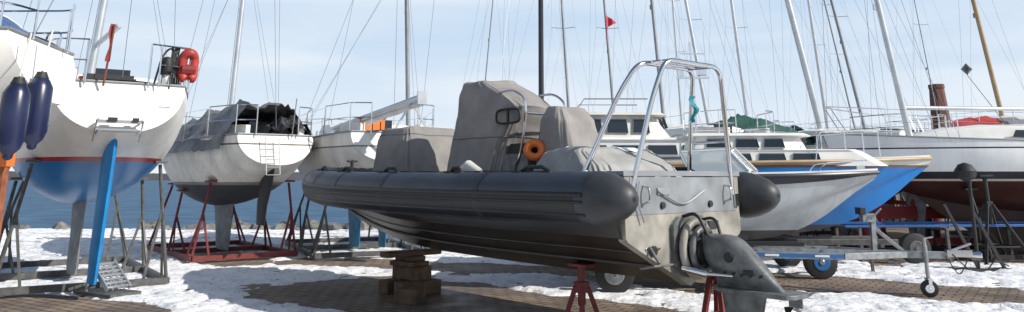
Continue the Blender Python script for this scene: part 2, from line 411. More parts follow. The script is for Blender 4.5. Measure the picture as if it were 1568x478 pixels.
for z in (.60,.64):
    rows.append([Vector((x,y,z)) for x,y in ((.02,.05),(-.12,.17),(-.5,.21),(-.88,.20),(-.93,.12),(-.93,-.12),(-.88,-.20),(-.5,-.21),(-.12,-.17),(.02,-.05))])
mb.grid(rows,0,True,caps=True)
mb.box((-.86,0,.56),(.14,.02,.09))
mb.sweep([(.0,0,.27),(-.05,0,.27),(-.2,0,.27),(-.5,0,.27),(-.62,0,.27)],[.01,.06,.09,.095,.085],16)
mb.prism([(-.12,.2),(-.5,.2),(-.52,.06),(-.42,.04)],.02)
for sg in (1,-1): mb.sweep([(.24,sg*.24,.80),(-.02,sg*.2,.76),(-.04,sg*.2,.76),(-.30,sg*.16,.76)],[.032,.038,.018,.016],10,1)
mb.sweep([(.28-.03*k,0,.95) for k in range(8)],[.12+.02*(k%2) for k in range(8)],16,2)
mb.sweep(arc([(.3,.12,1.3),(.1,.14,1.35),(.0,.1,1.12)],.1),.018,8,2); mb.sweep(arc([(.3,-.14,1.25),(.08,-.16,1.3),(.0,-.12,1.1)],.1),.016,8,2)
mb.sweep([(-.62,0,.27),(-.66,0,.27),(-.80,0,.27),(-.85,0,.27)],[.07,.075,.06,.02],16,2)
for k in range(4):
    a0=2*pi*k/4+.4; rows=[]
    for i in range(6):
        rr_=.06+.19*i/5; w=.5*sin(pi*(.15+.8*i/5))
        row=[]
        for j in range(5):
            a=a0+(j/4-.5)*w*1.9; row.append(Vector((-.73+(j/4-.5)*.13,rr_*cos(a),.27+rr_*sin(a))))
        rows.append(row)
    mb.grid(rows,2)
o=mb.build('stern_drive',[M_drive,M_steel,M_dark,M_transom],rib,bevel=.004)
# radar arch
mb=MB()
def hoop(xb,xt,yb,yt,zb,zt,dx=0): return arc([(xb,yb,zb),(xt-(xt-xb)*.35,yt+(yb-yt)*.35,zb+(zt-zb)*.72),(xt,yt,zt),(xt,-yt,zt),(xt-(xt-xb)*.35,-yt-(yb-yt)*.35,zb+(zt-zb)*.72),(xb,-yb,zb)],.16,7)
mb.sweep(hoop(.36,.14,.93,.5,1.40,2.92),.027,12); mb.sweep(hoop(.95,.50,.93,.5,1.74,2.93),.027,12)
for sg in (1,-1):
    mb.sweep([(.14,sg*.38,2.92),(.50,sg*.38,2.93)],.02,8)
    mb.box((.36,sg*.93,1.45),(.12,.08,.14))
    mb.box((.95,sg*.93,1.755),(.12,.12,.02))
mb.sweep([(.27,-.74,2.1),(.78,-.82,2.1)],.018,8)
for x in (.25,.38): mb.sweep([(x,.42,2.925),(x,-.42,2.925)],.012,6)
mb.box((.3,.1,2.96),(.1,.08,.05)); 
mb.build('radar_arch',[M_steel],rib)
mb=MB(); rows=[]
for i in range(9): rows.append([Vector((.5+.03*sin(i*1.1),-.52+.10*k/4+.02*sin(k*2+i),2.62-.035*i-.05*k/4*(i/9))) for k in range(5)])
mb.grid(rows,0); mb.build('teal_pennant',[M_tealf],rib)
def cover(name,levels,material,folds=.02,ex=.4,seed=0,n=120,yc=0,parent=rib,seams=()):
    mb=MB(); rows=[]; lv=[]
    for i in range(len(levels)-1):
        for k in range(6): 
            u=k/6; lv.append([levels[i][j]*(1-u)+levels[i+1][j]*u for j in range(4)])
    lv.append(list(levels[-1]))
    z,x0,x1,hw=levels[-1]; xc=(x0+x1)/2
    for s,dz in ((.965,.022),(.90,.038),(.75,.045),(.5,.04),(.25,.035),(.05,.035)): lv.append([z+dz,xc-(xc-x0)*s,xc+(x1-xc)*s,hw*s])
    zb=levels[0][0]; zt=lv[-1][0]
    for z,x0,x1,hw in lv:
        r=[]; low=max(0,1-(z-zb)/(zt-zb))
        for k in range(n):
            a=2*pi*k/n; c,s_=cos(a),sin(a)
            g=noise.noise(Vector((c*2.2,s_*2.2,z*.8+seed)))*folds*1.6
            g+=(abs(noise.noise(Vector((c*7,s_*7,z*.7+seed))))-.2)*folds*3.2*(.25+low)
            g+=(abs(noise.noise(Vector((c*4+z*2,s_*4-z*2,z*3+seed))))-.2)*folds*2.2
            g+=.035*max(0,low-.85)*6*(.5+.5*sin(a*14+seed))*.5
            q=1+g
            x=(x0+x1)/2+(x1-x0)/2*math.copysign(abs(c)**ex,c)*q; y=hw*math.copysign(abs(s_)**ex,s_)*q+yc
            r.append(Vector((x,y,z+noise.noise(Vector((x*2.5,y*2.5,seed)))*.05*(1-low))))
        rows.append(r)
    mb.grid(rows,0,True,caps=True)
    # stitched seams: vertical at the corners, a hem cord at the foot and one band
    nb=len(levels)*6-5
    for k in (int(n*.125),int(n*.375),int(n*.625),int(n*.875)):
        mb.sweep([rows[i][k]*1.0 for i in range(nb)],.007,4,1,cap=False)
    for i in seams+(1,): mb.sweep(rows[i],.008,4,1,closed=True)
    return mb.build(name,[material,M_strap],parent,sharp=60)
cover('bench_seat_cover',[(1.44,4.75,5.98,.60),(1.9,4.82,5.92,.58),(2.25,4.88,5.86,.55),(2.40,4.95,5.80,.50)],M_canvas,seed=1,folds=.025,seams=(15,))
cover('console_cover',[(1.44,3.10,4.2,.46),(2.1,2.90,4.08,.44),(2.45,2.70,4.0,.42),(2.60,2.62,3.97,.41),(2.70,2.78,3.95,.40),(2.84,3.05,3.93,.38),(2.98,3.36,3.90,.34)],M_canvas,seed=5,folds=.028,ex=.36,seams=(8,))
cover('helm_seat_cover',[(1.6,1.75,2.45,.34),(2.1,1.78,2.40,.33),(2.4,1.85,2.34,.31),(2.52,1.95,2.28,.26)],M_canvas,seed=9,folds=.03,ex=.5)
cover('engine_box_cover',[(1.44,.78,2.05,.80),(1.66,.82,2.02,.79),(1.84,.95,1.98,.74),(1.98,1.2,1.92,.66)],M_canvasl,seed=13,folds=.03,ex=.32,seams=(8,))
mb=MB(); rows=[]
for i in range(11):
    rows.append([Vector((1.22+.06*i,-.45+.09*k*(1+.1*noise.noise(Vector((i*.7,1,0)))),2.045+.03*noise.noise(Vector((i*.5,k*.5,2)))-(.05 if i in (0,10) or k in (0,10) else 0))) for k in range(11)])
mb.grid(rows); mb.build('snow_on_cover',[mat('snow_patch',(.8,.82,.85),.7,var=.05)],rib)
mb=MB()
mb.box((2.72,0,1.72),(.5,.7,.56),0); mb.box((2.66,0,2.06),(.42,.6,.14),1)
for y in (.36,-.36): mb.sweep(arc([(2.9,y,1.5),(2.58,y,2.0),(2.46,y,2.66),(2.72,y,2.82),(3.05,y,2.8)],.18),.016,8,2)
mb.sweep([(2.46,.36,2.5),(2.46,-.36,2.5)],.014,8,2)
mb.build('helm_console',[M_drive,M_dark,M_steel],rib,bevel=.03)
mb=MB()
pts=[Vector((2.72+.23*math.copysign(abs(cos(a))**.5,cos(a)),.462,2.47+.09*math.copysign(abs(sin(a))**.5,sin(a)))) for a in [2*pi*k/24 for k in range(24)]]
mb.poly(pts,0); mb.sweep(pts,.016,6,1,closed=True)
mb.box((2.72,.468,2.47),(.03,.012,.15),1)
mb.build('window_port',[M_win,M_dark],rib)
mb=MB(); c=Vector((2.28,.40,2.03)); mb.sweep([c+Vector((.075*cos(a),.06*cos(a),.085*sin(a))) for a in [2*pi*k/24 for k in range(24)]],.05,10,0,closed=True)
mb.build('lifebuoy',[M_orange],rib)
mb=MB()
for sx in (1.2,2.6,4.0,5.3,6.5):
    for side in (path,mir):
        p=min(side,key=lambda q:abs(q.x-sx)); q=min(side,key=lambda q:abs(q.x-sx-.3))
        u=Vector((0,0,.26)); mb.sweep([p+u,p.lerp(q,.25)+u+Vector((0,0,.05)),p.lerp(q,.75)+u+Vector((0,0,.05)),q+u],.022,8)
        mb.box(p+u,(.12,.12,.02)); mb.box(q+u,(.12,.12,.02))
mb.sweep([(7.4,0,1.86),(7.4,0,2.0)],.03,8); mb.sweep([(7.4,-.1,1.98),(7.4,.1,1.98)],.02,8)
mb.build('grab_handles',[M_dark],rib)
mb=MB()
for k in range(3):
    mb.sweep([Vector((3.2-.1*k+.11*cos(a),1.0+.10*sin(a),1.74+.03*k)) for a in [2*pi*i/16 for i in range(16)]],.02,6,0,closed=True)
mb.sweep([(2.6,1.02,1.76),(2.8,1.03,1.82),(3.0,1.02,1.76)],[.05,.09,.05],10,1)
mb.build('coiled_line',[M_red,M_deck],rib)
mb=MB()
mb.sweep([full[i]+Vector((0,0,.268+.006*sin(i*2.2))) for i in range(10,len(full)-10)],.008,5); mb.build('grab_line',[M_dark],rib)
def Lw(M,x,y,z): return M@Vector((x,y,z))
e,M=empty('timber_keel_blocks',Lw(RM,5.5,0,0),RH); mb=MB()
for k,(dx,dy,w,l,h) in enumerate(((-.20,0,.24,.70,.2),(.20,.02,.24,.70,.2),(0,-.02,.60,.28,.2),(0,.03,.52,.34,.07))):
    z0=[0,0,.2,.4][k]; mb.box((dx,dy,z0+h/2+.003),(w,l,h),0,.05*k)
mb.box((.02,0,.51),(.42,.26,.07),0,.1); mb.box((0,0,.58),(.28,.95,.07),0,0)
mb.box((-.8,.55,.10),(.35,.3,.2),0,.5)
mb.build('timber',[M_wood],e,bevel=.012)
def axle_stand(name,loc,head,h,matl,w=.34,wb=None):
    e,M=empty(name,loc,head); mb=MB()
    for sx,sy in ((1,1),(1,-1),(-1,1),(-1,-1)):
        mb.beam((sx*w,sy*w,.02),(sx*.05,sy*.05,h*.66),.055,.055)
        mb.box((sx*w,sy*w,.012),(.12,.12,.024))
    for a,b in (((1,1),(1,-1)),((1,-1),(-1,-1)),((-1,-1),(-1,1)),((-1,1),(1,1))):
        mb.beam((a[0]*w*.72,a[1]*w*.72,h*.19),(b[0]*w*.72,b[1]*w*.72,h*.19),.03,.03)
    mb.sweep([(0,0,h*.40),(0,0,h*.97)],.045,10); mb.box((0,0,h*.66),(.13,.13,.12)); mb.box((0,0,h-.015),(.28,.18,.035))
    mb.build('frame',[matl],e,bevel=.004)
axle_stand('boat_stand',Lw(RM,1.62,.30,0),RH,.74,M_rustred,.17)
axle_stand('boat_stand',Lw(RM,.58,-.86,0),RH,1.03,M_rustred,.15)
# ================================================================ sailboats (foreground)
H_a=hullmat('hull_white_blue',[(0,(.01,.21,.55)),(1.93,(.45,.03,.025)),(1.985,WHITE)],.3,.12)
a,AM,AP,abh,ash=sailboat('sailing_yacht',(GX(172,11.3),11.3),(-.56,.83),L=8,B=2.95,zs=2.98,zk=1.25,hull=H_a,keelm=M_grey,ruddm=M_blue,
   mast=(138,118,160,0,14.5),mr=.07,cradle_m=M_dkgal,stern=.62,ruddz=.22,rth=1.3)
mb=MB()
for sg in (1,-1):
    mb.sweep([(.05,sg*.28,2.45),(-.12,sg*.28,2.5)],.015,8); mb.sweep([(.05,sg*.28,2.3),(-.12,sg*.28,2.36)],.015,8)
mb.box((-.10,0,2.47),(.03,.60,.045),1); mb.box((-.03,0,2.36),(.03,.5,.03),1); mb.beam((-.12,-.3,2.48),(.1,-.3,2.2),.02,.03)
mb.beam((-.12,.3,2.48),(.1,.3,2.2),.02,.03); mb.box((-.12,.1,2.5),(.05,.12,.05),2); mb.box((-.12,-.2,2.5),(.05,.08,.05),2)
mb.build('boarding_step',[M_steel,M_alud,M_dark],a)
def outboard(name,parent,x,y,z,rz=0):
    mb=MB(); 
    rows=[]
    for zz,w,l in ((.0,.06,.10),(.04,.10,.16),(.16,.11,.18),(.24,.09,.15),(.27,.04,.08)):
        rows.append([Vector((x+l*cos(a_),y+w*sin(a_),z+zz)) for a_ in [2*pi*k/16 for k in range(16)]])
    mb.grid(rows,0,True,caps=True); mb.beam((x,y,z),(x-.02,y,z-.6),.1,.07,1)
    mb.box((x-.06,y,z-.5),(.26,.16,.015),1); mb.sweep([(x+.08,y,z-.62),(x-.12,y,z-.62)],.035,10,1)
    for k in range(3):
        an=2*pi*k/3; mb.box((x-.14,y+.06*cos(an),z-.62+.06*sin(an)),(.02,.07,.07),1)
    mb.beam((x+.05,y,z+.06),(x+.45,y,z+.18),.03,.03,1)
    return mb.build(name,[M_dark,M_alud],parent,bevel=.01)
outboard('outboard_motor',a,.30,-.60,3.22)
mb=MB(); c=Vector((.3,-.92,3.37)); 
pts=[c+Vector((.03*cos(t_*2),.085*cos(t_),.11*sin(t_)+(.10 if sin(t_)>0 else -.10))) for t_ in [(-.38*pi)+1.76*pi*k/22 for k in range(23)]]
mb.sweep(pts,[.05]+[.072]*21+[.05],12); mb.sweep([c+Vector((0,-.1,-.05)),c+Vector((.0,.1,-.05))],.085,8,1)
mb.build('horseshoe_lifebuoy',[M_red,mat('dark_red_cover',(.22,.03,.03),.8)],a)
mb=MB()
for dx,dy in ((.15,-.35),(.3,-.95),(.15,.5)): mb.sweep([(dx,dy,2.98),(dx,dy,3.65)],.014,6)
mb.sweep(arc([(.15,-.35,3.65),(.3,-.95,3.65),(.9,-1.1,3.6)],.1),.014,6)
mb.sweep([(.1,.25,2.98),(-.1,.22,3.85)],.015,8,1)
mb.sweep(arc([(.2,.9,3.0),(.15,.85,3.7),(.45,1.0,3.75),(.6,1.1,3.0)],.1),.016,6)
mb.box((.8,.75,3.3),(.25,.1,.28),2); mb.box((1.0,.1,3.14),(.1,.8,.12),3); mb.box((.9,.1,3.16),(.1,.7,.15),2)
for k in range(9): mb.sweep([(.2+.05*k,-.65-.03*k,3.0),(.24,-.68+.07*sin(k*3),3.35),(.25,-.7+.06*sin(k*5),3.66)],.012,6,2)
mb.sweep(arc([(.3,-.45,3.05),(.1,-.5,3.5),(.5,-.7,3.7),(.3,-.85,3.2)],.2),.016,6,2)
for x,y in ((1.2,.95),(1.2,-.95),(2.2,1.05)): mb.sweep([(x,y,3.0),(x,y,3.1),(x,y,3.22),(x,y,3.24)],[.06,.045,.07,.03],12,0)
for k in range(7): mb.sweep([(.9+.25*k,1.12,3.58),(.92+.25*k,1.15+.03*sin(k*2),3.2)],.012,5,2)
mb.build('stern_gear',[M_steel,mat('flagstaff_varnish',(.25,.07,.04),.4),M_dark,M_orange],a)
mb=MB(); rows=[]
for i in range(10): rows.append([Vector((-.09+.02*sin(k)+.008*i,.215+.014*k*(1+.3*sin(i*.9)),3.86-.06*i)) for k in range(5)])
mb.grid(rows); mb.build('furled_ensign',[mat('ensign_red',(.28,.05,.05),.8)],a)
H_b=hullmat('hull_white_black',[(0,(.06,.065,.075)),(1.54,(.3,.28,.26)),(1.60,WHITE),(2.34,(.12,.09,.07)),(2.37,WHITE)],.55,.3)
b_,BM,BP,bbh,bsh=sailboat('sailing_yacht',(-4.75,16.2),(-.60,.80),L=7.2,B=2.75,zs=2.48,zk=1.07,hull=H_b,keelm=M_grey,ruddm=M_dark,
   mast=(350,200,372,0,19.2),mr=.065,cradle_m=M_rustred,stern=.6,tarp=(.08,.85,M_tarpg,.80,2.2),boom=False,ruddz=.75)
mb=MB(); rows=[]
for i in range(24):
    t=.02+.13*i/23; row=[]
    for k in range(25):
        a_=-1+2*k/24; yy=a_*bbh(t)*(.50+.12*noise.noise(Vector((i*.3,k*.2,3))))-.38
        row.append(Vector((t*7+.02,yy,bsh(t)+.03+.38*(1-abs(a_)**1.6)*(.5+.5*min(1,i/8))+.20*noise.noise(Vector((t*14,a_*4,8)))+.10*abs(noise.noise(Vector((t*40,a_*9,8)))))))
    rows.append(row)
mb.grid(rows); mb.build('dark_cover',[M_tarpd],b_,sharp=60)
mb=MB(); 
for y in (.28,-.0): mb.sweep([(.0,y,2.5),(-.18,y,1.75)],.010,6)
for k in range(5): mb.sweep([(-.03-.035*k,.28,2.35-.15*k),(-.03-.035*k,0,2.35-.15*k)],.008,6)
mb.sweep([(.1,-.3,2.5),(-.05,-.3,3.3)],.012,6)
mb.build('stern_ladder',[M_alud],b_)
H_c=hullmat('hull_cream_grey',[(0,(.20,.30,.36)),(1.62,(.75,.76,.75)),(2.30,(.2,.2,.2)),(2.33,WHITE)],.4,.25)
c_,CM,CP,cbh,csh=sailboat('sailing_yacht',(-2.4,16.4),(-.40,.92),L=8,B=3.1,zs=2.55,zk=1.12,hull=H_c,keelm=M_blued,ruddm=M_blued,
   mast=(625,195,623,0,20),mr=.06,cradle_m=M_dkgal,stern=.6,mastm=M_alud,boom=False)
mb=MB(); p0=W(515,198,18.0); p1=W(646,150,15.6)
iv=CM.inverted(); d_=(p1-p0)
mb.sweep([iv@(p0+d_*k/4) for k in range(5)],.085,12,0)
mb.sweep([iv@(p0+d_*k/8+Vector((0,0,-.12+.02*(k%2)))) for k in range(9)],.05,8,1)
mb.box(iv@p1,(.08,.18,.26),0); 
for k in (.08,.9):
    q=iv@(p0+d_*k); mb.beam(q,(q.x,q.y+.35,2.6),.04,.04,0); mb.beam(q,(q.x,q.y-.35,2.6),.04,.04,0)
mb.build('lowered_spar',[M_alu,M_white],c_)
mb=MB(); q=iv@W(566,207,17.4); q.z=2.79
mb.box(q,(.45,.55,.30),0); 
for k in (-1,0,1): mb.box(q+Vector((0,k*.18,0)),(.47,.025,.2),1)
mb.box(q+Vector((0,0,.17)),(.5,.6,.04),1)
mb.build('orange_liferaft_box',[M_orange,M_dark],c_,bevel=.01)
# ---------------- near left yacht (partly in view)
H_d=hullmat('hull_white_d',[(0,(.03,.05,.12)),(1.6,WHITE)],.25,.12)
d0,DM,DP,dbh,dsh=sailboat('sailing_yacht',(-5.42,9.3),(-.985,-.17),L=9,B=3.0,zs=3.20,zk=1.5,hull=H_d,keelm=M_grey,mast=None,cradle_m=M_dkgal,stern=.66,ruddz=.9,cabin=False)
mb=MB(); rows=[]
for i in range(14):
    t=i/13; x=.35+2.6*t; w=1.0; row=[]
    for k in range(17):
        an=pi*k/16; row.append(Vector((x,w*cos(an),3.25+(.62*min(1,.15+2.6*t))*sin(an)**.7+.02*noise.noise(Vector((i*.6,k*.6,1))))))
    rows.append(row)
mb.grid(rows); mb.poly([Vector(v) for v in rows[0]]); 
for i in (2,5,9): mb.sweep([v+Vector((0,0,.01)) for v in rows[i]],.015,6,1)
mb.build('blue_sprayhood',[mat('sprayhood_blue',(.03,.10,.28),.35,bump=.3),M_white],d0)
e,M=empty('fender',(0,0,0))
mb=MB()
fp=[W(20,182,8.2),W(56,170,8.7)]
for p in fp:
    prof=[(.42,.02),(.40,.05),(.38,.055),(.34,.09),(.26,.130),(.0,.136),(-.22,.132),(-.31,.10),(-.36,.05),(-.40,.045),(-.42,.02)]
    mb.sweep([p+Vector((0,0,h)) for h,r in prof],[r for h,r in prof],20,0)
    mb.sweep([p+Vector((0,0,.44)),p+Vector((-.1,.25,.95))],.01,6,1)
    mb.sweep([p+Vector((0,0,h)) for h in (.36,.41,.43)],[.078,.055,.05],20,2)
mb.build('fender_body',[M_navy,M_deck,M_dark],e)
e,M=empty('steel_trestle',(-5.85,9.1,0)); mb=MB()
mb.beam((-.2,0,0),(-.2,0,1.95),.07,.07); mb.beam((-.2,0,1.85),(-.2,.6,2.1),.08,.08)
mb.beam((-.5,-.2,.02),(-.2,0,1.6),.05,.05); mb.beam((.25,.1,.02),(-.2,0,1.2),.05,.05); mb.beam((-.2,.6,.02),(-.2,0,1.4),.05,.05)
mb.beam((-.9,.3,.05),(-.9,.3,2.1),.09,.09); mb.beam((-.95,0,1.2),(-.1,0,1.25),.05,.05); mb.beam((-.9,.3,.6),(-.2,0,.6),.05,.05)
mb.beam((.10,0,0),(.06,0,1.85),.10,.10); mb.beam((.06,0,1.7),(-.2,0,1.9),.06,.06)
mb.box((.06,0,1.90),(.13,.22,.16),1)
mb.build('trestle_frame',[M_rust,M_orange],e,bevel=.005)
e,M=empty('aluminium_steps',(GX(188,12.3),12.3,.02),(.85,-.5)); mb=MB()
for y in (-.18,.18): mb.beam((-.25,y,.44),(.22,y,.10),.025,.07)
for k in range(7): 
    u=(k+.5)/7; mb.box((-.25+.47*u,0,.44-.34*u),(.035,.35,.03),0,0,.6)
for y in (-.09,0,.09): mb.beam((-.25,y,.425),(.22,y,.085),.012,.02)
mb.beam((-.25,-.18,.43),(-.3,-.18,.0),.03,.04); mb.beam((-.25,.18,.43),(-.3,.18,.0),.03,.04); mb.box((-.05,0,.03),(.9,.5,.04),1)
mb.build('steps_frame',[M_alu,M_dkgal],e,bevel=.003)
# ================================================================ right-hand large yacht
H_e=hullmat('hull_white_dark',[(0,(.060,.022,.020)),(1.62,(.55,.5,.4)),(1.66,(.02,.02,.03)),(1.82,(.88,.89,.88)),(2.30,(.02,.03,.06)),(2.33,(.8,.8,.8))],.3,.10)
g,GM,GP,gbh,gsh=sailboat('sailing_yacht',(16.8,18.6),(-1,-.04),L=9.6,B=3.0,zs=2.42,zk=.95,hull=H_e,keelm=mat('keel_brown',(.06,.03,.025),.7),
   mast=(1392,205,1343,0,18.2),mr=.075,longkeel=True,cradle_m=M_dark,mastm=M_alu,boom=True,sw=.6)
axle_stand('boat_stand',(10.0,17.0,0),(1,0),1.75,M_dark,.5)
axle_stand('boat_stand',(12.2,17.0,0),(1,0),1.75,M_dark,.5)
mb=MB(); mb.sweep([(0,0,.16),(0,0,.12),(0,0,.0),(0,0,-.12),(0,0,-.2)],[.02,.12,.2,.17,.03],16); 
o=mb.build('black_mooring_buoy',[M_dark]); o.location=W(1478,262,15.6)
mb=MB(); mb.sweep([(0,0,0),(.05,.0,1.62)],.035,8); mb.beam((0,0,0.05),(-.5,0,1.2),.05,.05); mb.beam((.5,0,0.02),(0.03,0,1.1),.05,.05); mb.box((0,0,.02),(1.1,.3,.04))
o=mb.build('steel_prop_stand',[M_dark]); o.location=(W(1478,262,15.6).x,15.6,0)
# drums and planks stored under the yachts
def drum(x,y,m,h=.85,r=.28):
    mb=MB(); prof=[(0,r),(.02,r+.01),(.27,r),(.29,r+.012),(.31,r),(.55,r),(.57,r+.012),(.59,r),(h-.02,r+.01),(h,r),(h-.01,r-.03)]
    mb.sweep([Vector((0,0,z)) for z,_ in prof],[q for _,q in prof],20); o=mb.build('steel_drum',[m],sharp=30); o.location=(x,y,.0)
drum(8.6,19.9,M_rustred); drum(13.6,20.1,M_blued); drum(10.9,21.5,M_dkgal)
mb=MB()
for k in range(6): mb.beam((11.3+.05*k,16.2+.13*k,.05+.05*(k%2)),(14.0+.1*k,16.1+.14*k,.05+.05*(k%2)),.12,.05)
mb.build('timber_planks',[M_wood],bevel=.005)
# ================================================================ motorboats
def motorboat(name,pos,head,L,B,zk,zs,hull,rubm,deckm,rake=.7,parts=None,stripe=.07):
    e,M=empty(name,(pos[0],pos[1],0),head)
    h=zs-zk
    bs=[(0,B*.46),(.3,B*.5),(.55,B*.48),(.78,B*.34),(.92,B*.16),(1,.02)]
    bc=[(0,B*.40),(.3,B*.42),(.55,B*.36),(.78,B*.18),(.92,B*.05),(1,.01)]
    K=[(0,zk),(.5,zk),(.72,zk+h*.10),(.88,zk+h*.42),(1,zk+h*.97)]; C=[(0,zk+h*.28),(.5,zk+h*.34),(.8,zk+h*.6),(1,zk+h*1.0)]
    S=[(0,zs-.05*h),(.5,zs),(.8,zs+h*.03),(1,zs+h*.07)]
    rows=chine_rows(L,bs,bc,K,C,S,rake=rake); mb=MB(); mb.grid(rows,0); mb.poly(rows[0],0); mb.build('hull',[hull],e)
    mb=MB()
    for sg in (1,-1):
        def side(r,u): 
            q0,q1=r[-1],r[-2]; p=q0.lerp(q1,u); return Vector((p.x+.008,sg*(p.y+.014),p.z))
        mb.grid([[side(r,u) for u in (stripe*2.6,stripe*1.3,0.0)] for r in rows],0)
        mb.sweep([Vector((r[-1].x,sg*(r[-1].y+.01),r[-1].z+.01)) for r in rows],.03,8,0)
    mb.build('rubbing_strake',[rubm],e)
    mb=MB(); mb.grid([[Vector((r[-1].x,r[-1].y*a_,r[-1].z+.07*(1-a_*a_)*(min(1,i/8)))) for a_ in (-1,-.5,0,.5,1)] for i,r in enumerate(rows)],0); mb.build('deck',[deckm],e)
    return e,M,S
H_f=hullmat('hull_pale_grey',[(0,(.10,.10,.10)),(.90,(.50,.53,.56)),(1.5,(.50,.53,.56))],.25,.2)
mo,MM,_=motorboat('open_motorboat',(.75,13.5),(.97,-.2),5.05,2.0,.72,1.70,H_f,M_black,M_white,stripe=.28)
mb=MB()
pts_b=[(2.2,.86,1.74),(3.05,.62,1.78),(3.25,0,1.80),(3.05,-.62,1.78),(2.2,-.86,1.74)]
pts_t=[(2.05,.76,2.10),(2.75,.52,2.14),(2.92,0,2.16),(2.75,-.52,2.14),(2.05,-.76,2.10)]
mb.grid([[Vector(p) for p in pts_b],[Vector(p) for p in pts_t]],1,smooth=False)
mb.sweep(pts_b,.016,6,0); mb.sweep(pts_t,.018,6,0)
for p,q in zip(pts_b,pts_t): mb.sweep([p,q],.014,6,0)
mb.sweep(arc([(4.1,.5,1.78),(4.2,.48,1.92),(4.9,.05,1.96),(4.9,-.05,1.96),(4.2,-.48,1.92),(4.1,-.5,1.78)],.1),.010,6,0)
mb.box((4.8,0,1.84),(.12,.06,.08),0)
mb.build('windscreen_and_rail',[M_steel,M_glass],mo)
H_g=hullmat('hull_blue_cruiser',[(0,(.05,.05,.06)),(.85,(.01,.20,.60)),(1.87,(.20,.10,.05)),(1.92,(.6,.6,.58))],.35,.12)
cr,CRM,_=motorboat('cabin_cruiser',(.9,15.5),(.99,-.08),6.95,2.3,.66,1.95,H_g,M_tan,M_white,stripe=.06,rake=.35)
def cabin_block(name,parent,lev,wins,mats,roof=None):
    mb=MB(); rows=[]
    for z,x0,x1,hw in lev:
        rows.append([Vector((x,y,z)) for x,y in ((x0,hw),(x0+.12,hw+.03),(x1-.3,hw+.02),(x1-.1,hw-.1),(x1,hw*.5),(x1,-hw*.5),(x1-.1,-hw+.1),(x1-.3,-hw-.02),(x0+.12,-hw-.03),(x0,-hw))])
    mb.grid(rows,0,True,caps=True,smooth=False)
    def hwz(z):
        for (z0,_,_,h0),(z1,_,_,h1) in zip(lev,lev[1:]):
            if z0<=z<=z1: return h0+(h1-h0)*(z-z0)/(z1-z0)
        return lev[-1][3]
    for x0,x1,z0,z1 in wins:
        for sg in (1,-1):
            q=[(x0,z0),(x1,z0),(x1-.03,z1),(x0+.03,z1)]
            mb.poly([Vector((x,sg*(hwz(z)+.045),z)) for x,z in q],1)
            mb.sweep([Vector((x,sg*(hwz(z)+.045),z)) for x,z in q],.012,5,2,closed=True)
    def L2(u): return tuple(p+(q-p)*u for p,q in zip(lev[0],lev[-1]))
    za,_,xa,ha=L2(.45); zb_,_,xb,hb=L2(.88)
    for y0,y1 in ((-.9,-.05),(.05,.9)): 
        mb.poly([Vector((xa+.02,y0*ha*.5,za)),Vector((xa+.02,y1*ha*.5,za)),Vector((xb+.02,y1*hb*.5,zb_)),Vector((xb+.02,y0*hb*.5,zb_))],1)
    return mb.build(name,mats,parent,bevel=.012)
cabin_block('cabin',cr,[(1.9,2.6,6.0,.85),(2.15,2.6,5.6,.80),(2.18,2.55,5.5,.82),(2.2,2.5,5.5,.7)],[(3.0,3.5,1.97,2.12),(3.6,4.1,1.97,2.12),(4.2,4.7,1.97,2.12)],[M_white,M_win,M_alud])
cabin_block('wheelhouse',cr,[(2.19,2.5,4.6,.80),(2.42,2.55,4.5,.74),(2.44,2.35,4.7,.82),(2.49,2.4,4.6,.76)],[(2.7,3.15,2.22,2.38),(3.22,3.65,2.22,2.38),(3.72,4.1,2.22,2.38)],[M_white,M_win,M_alud])
mb=MB(); 
for sg in (1,-1):
    mb.sweep(arc([(4.6,sg*.9,2.0),(4.7,sg*.85,2.5),(5.9,sg*.4,2.55),(6.45,sg*.05,2.55)],.1),.011,6)
    for x,y in ((5.2,.7),(5.9,.4)): mb.sweep([(x,sg*y,2.0),(x,sg*y,2.54)],.010,6)
mb.build('bow_rail',[M_steel],cr)
H_h=hullmat('hull_white_cruiser',[(0,(.08,.1,.14)),(1.1,WHITE),(1.8,(.05,.12,.3)),(1.86,WHITE)],.3,.15)
wc,WCM,_=motorboat('cabin_cruiser',(.2,19.3),(1,0),6.6,2.5,.8,2.15,H_h,M_alud,M_white)
cabin_block('cabin',wc,[(2.1,.9,5.6,1.0),(2.5,1.0,5.0,.95),(2.55,.9,5.1,1.0),(2.6,.95,5.0,.9)],[(1.3,2.0,2.2,2.42),(2.1,2.8,2.2,2.42),(2.9,3.6,2.2,2.42),(3.7,4.2,2.2,2.42)],[M_white,M_win,M_alud])
cabin_block('wheelhouse',wc,[(2.58,1.2,3.6,.88),(3.1,1.3,3.2,.82),(3.12,1.0,3.5,.95),(3.18,1.05,3.4,.88)],[(1.4,1.9,2.7,3.02),(2.0,2.5,2.7,3.02),(2.6,3.0,2.7,3.02)],[M_deck,M_win,M_alud])
mb=MB()
for sg in (1,-1):
    mb.sweep([(1.3,sg*.8,3.2),(1.5,sg*.8,3.5),(3.0,sg*.8,3.5)],.014,6)
    mb.sweep(arc([(3.8,sg*1.1,2.2),(3.9,sg*1.05,2.75),(5.6,sg*.6,2.8),(6.5,sg*.1,2.8)],.1),.012,6)
    for x,y in ((4.6,.9),(5.4,.65),(6.0,.35)): mb.sweep([(x,sg*y,2.2),(x,sg*y,2.79)],.011,6)
mb.sweep([(4.3,0,2.6),(4.25,0,5.0)],.03,8); mb.box((4.27,0,4.1),(.8,.06,.05)); mb.box((4.5,0,4.25),(.22,.2,.18)); mb.box((4.0,0,4.2),(.1,.1,.14))
mb.sweep([(3.9,0,4.1),(3.85,0,5.9)],.010,5); mb.sweep([(4.62,0,4.1),(4.6,0,5.3)],.010,5); mb.beam((4.0,0,4.7),(4.6,0,4.7),.03,.03)
mb.build('rails_and_mast',[M_steel],wc)
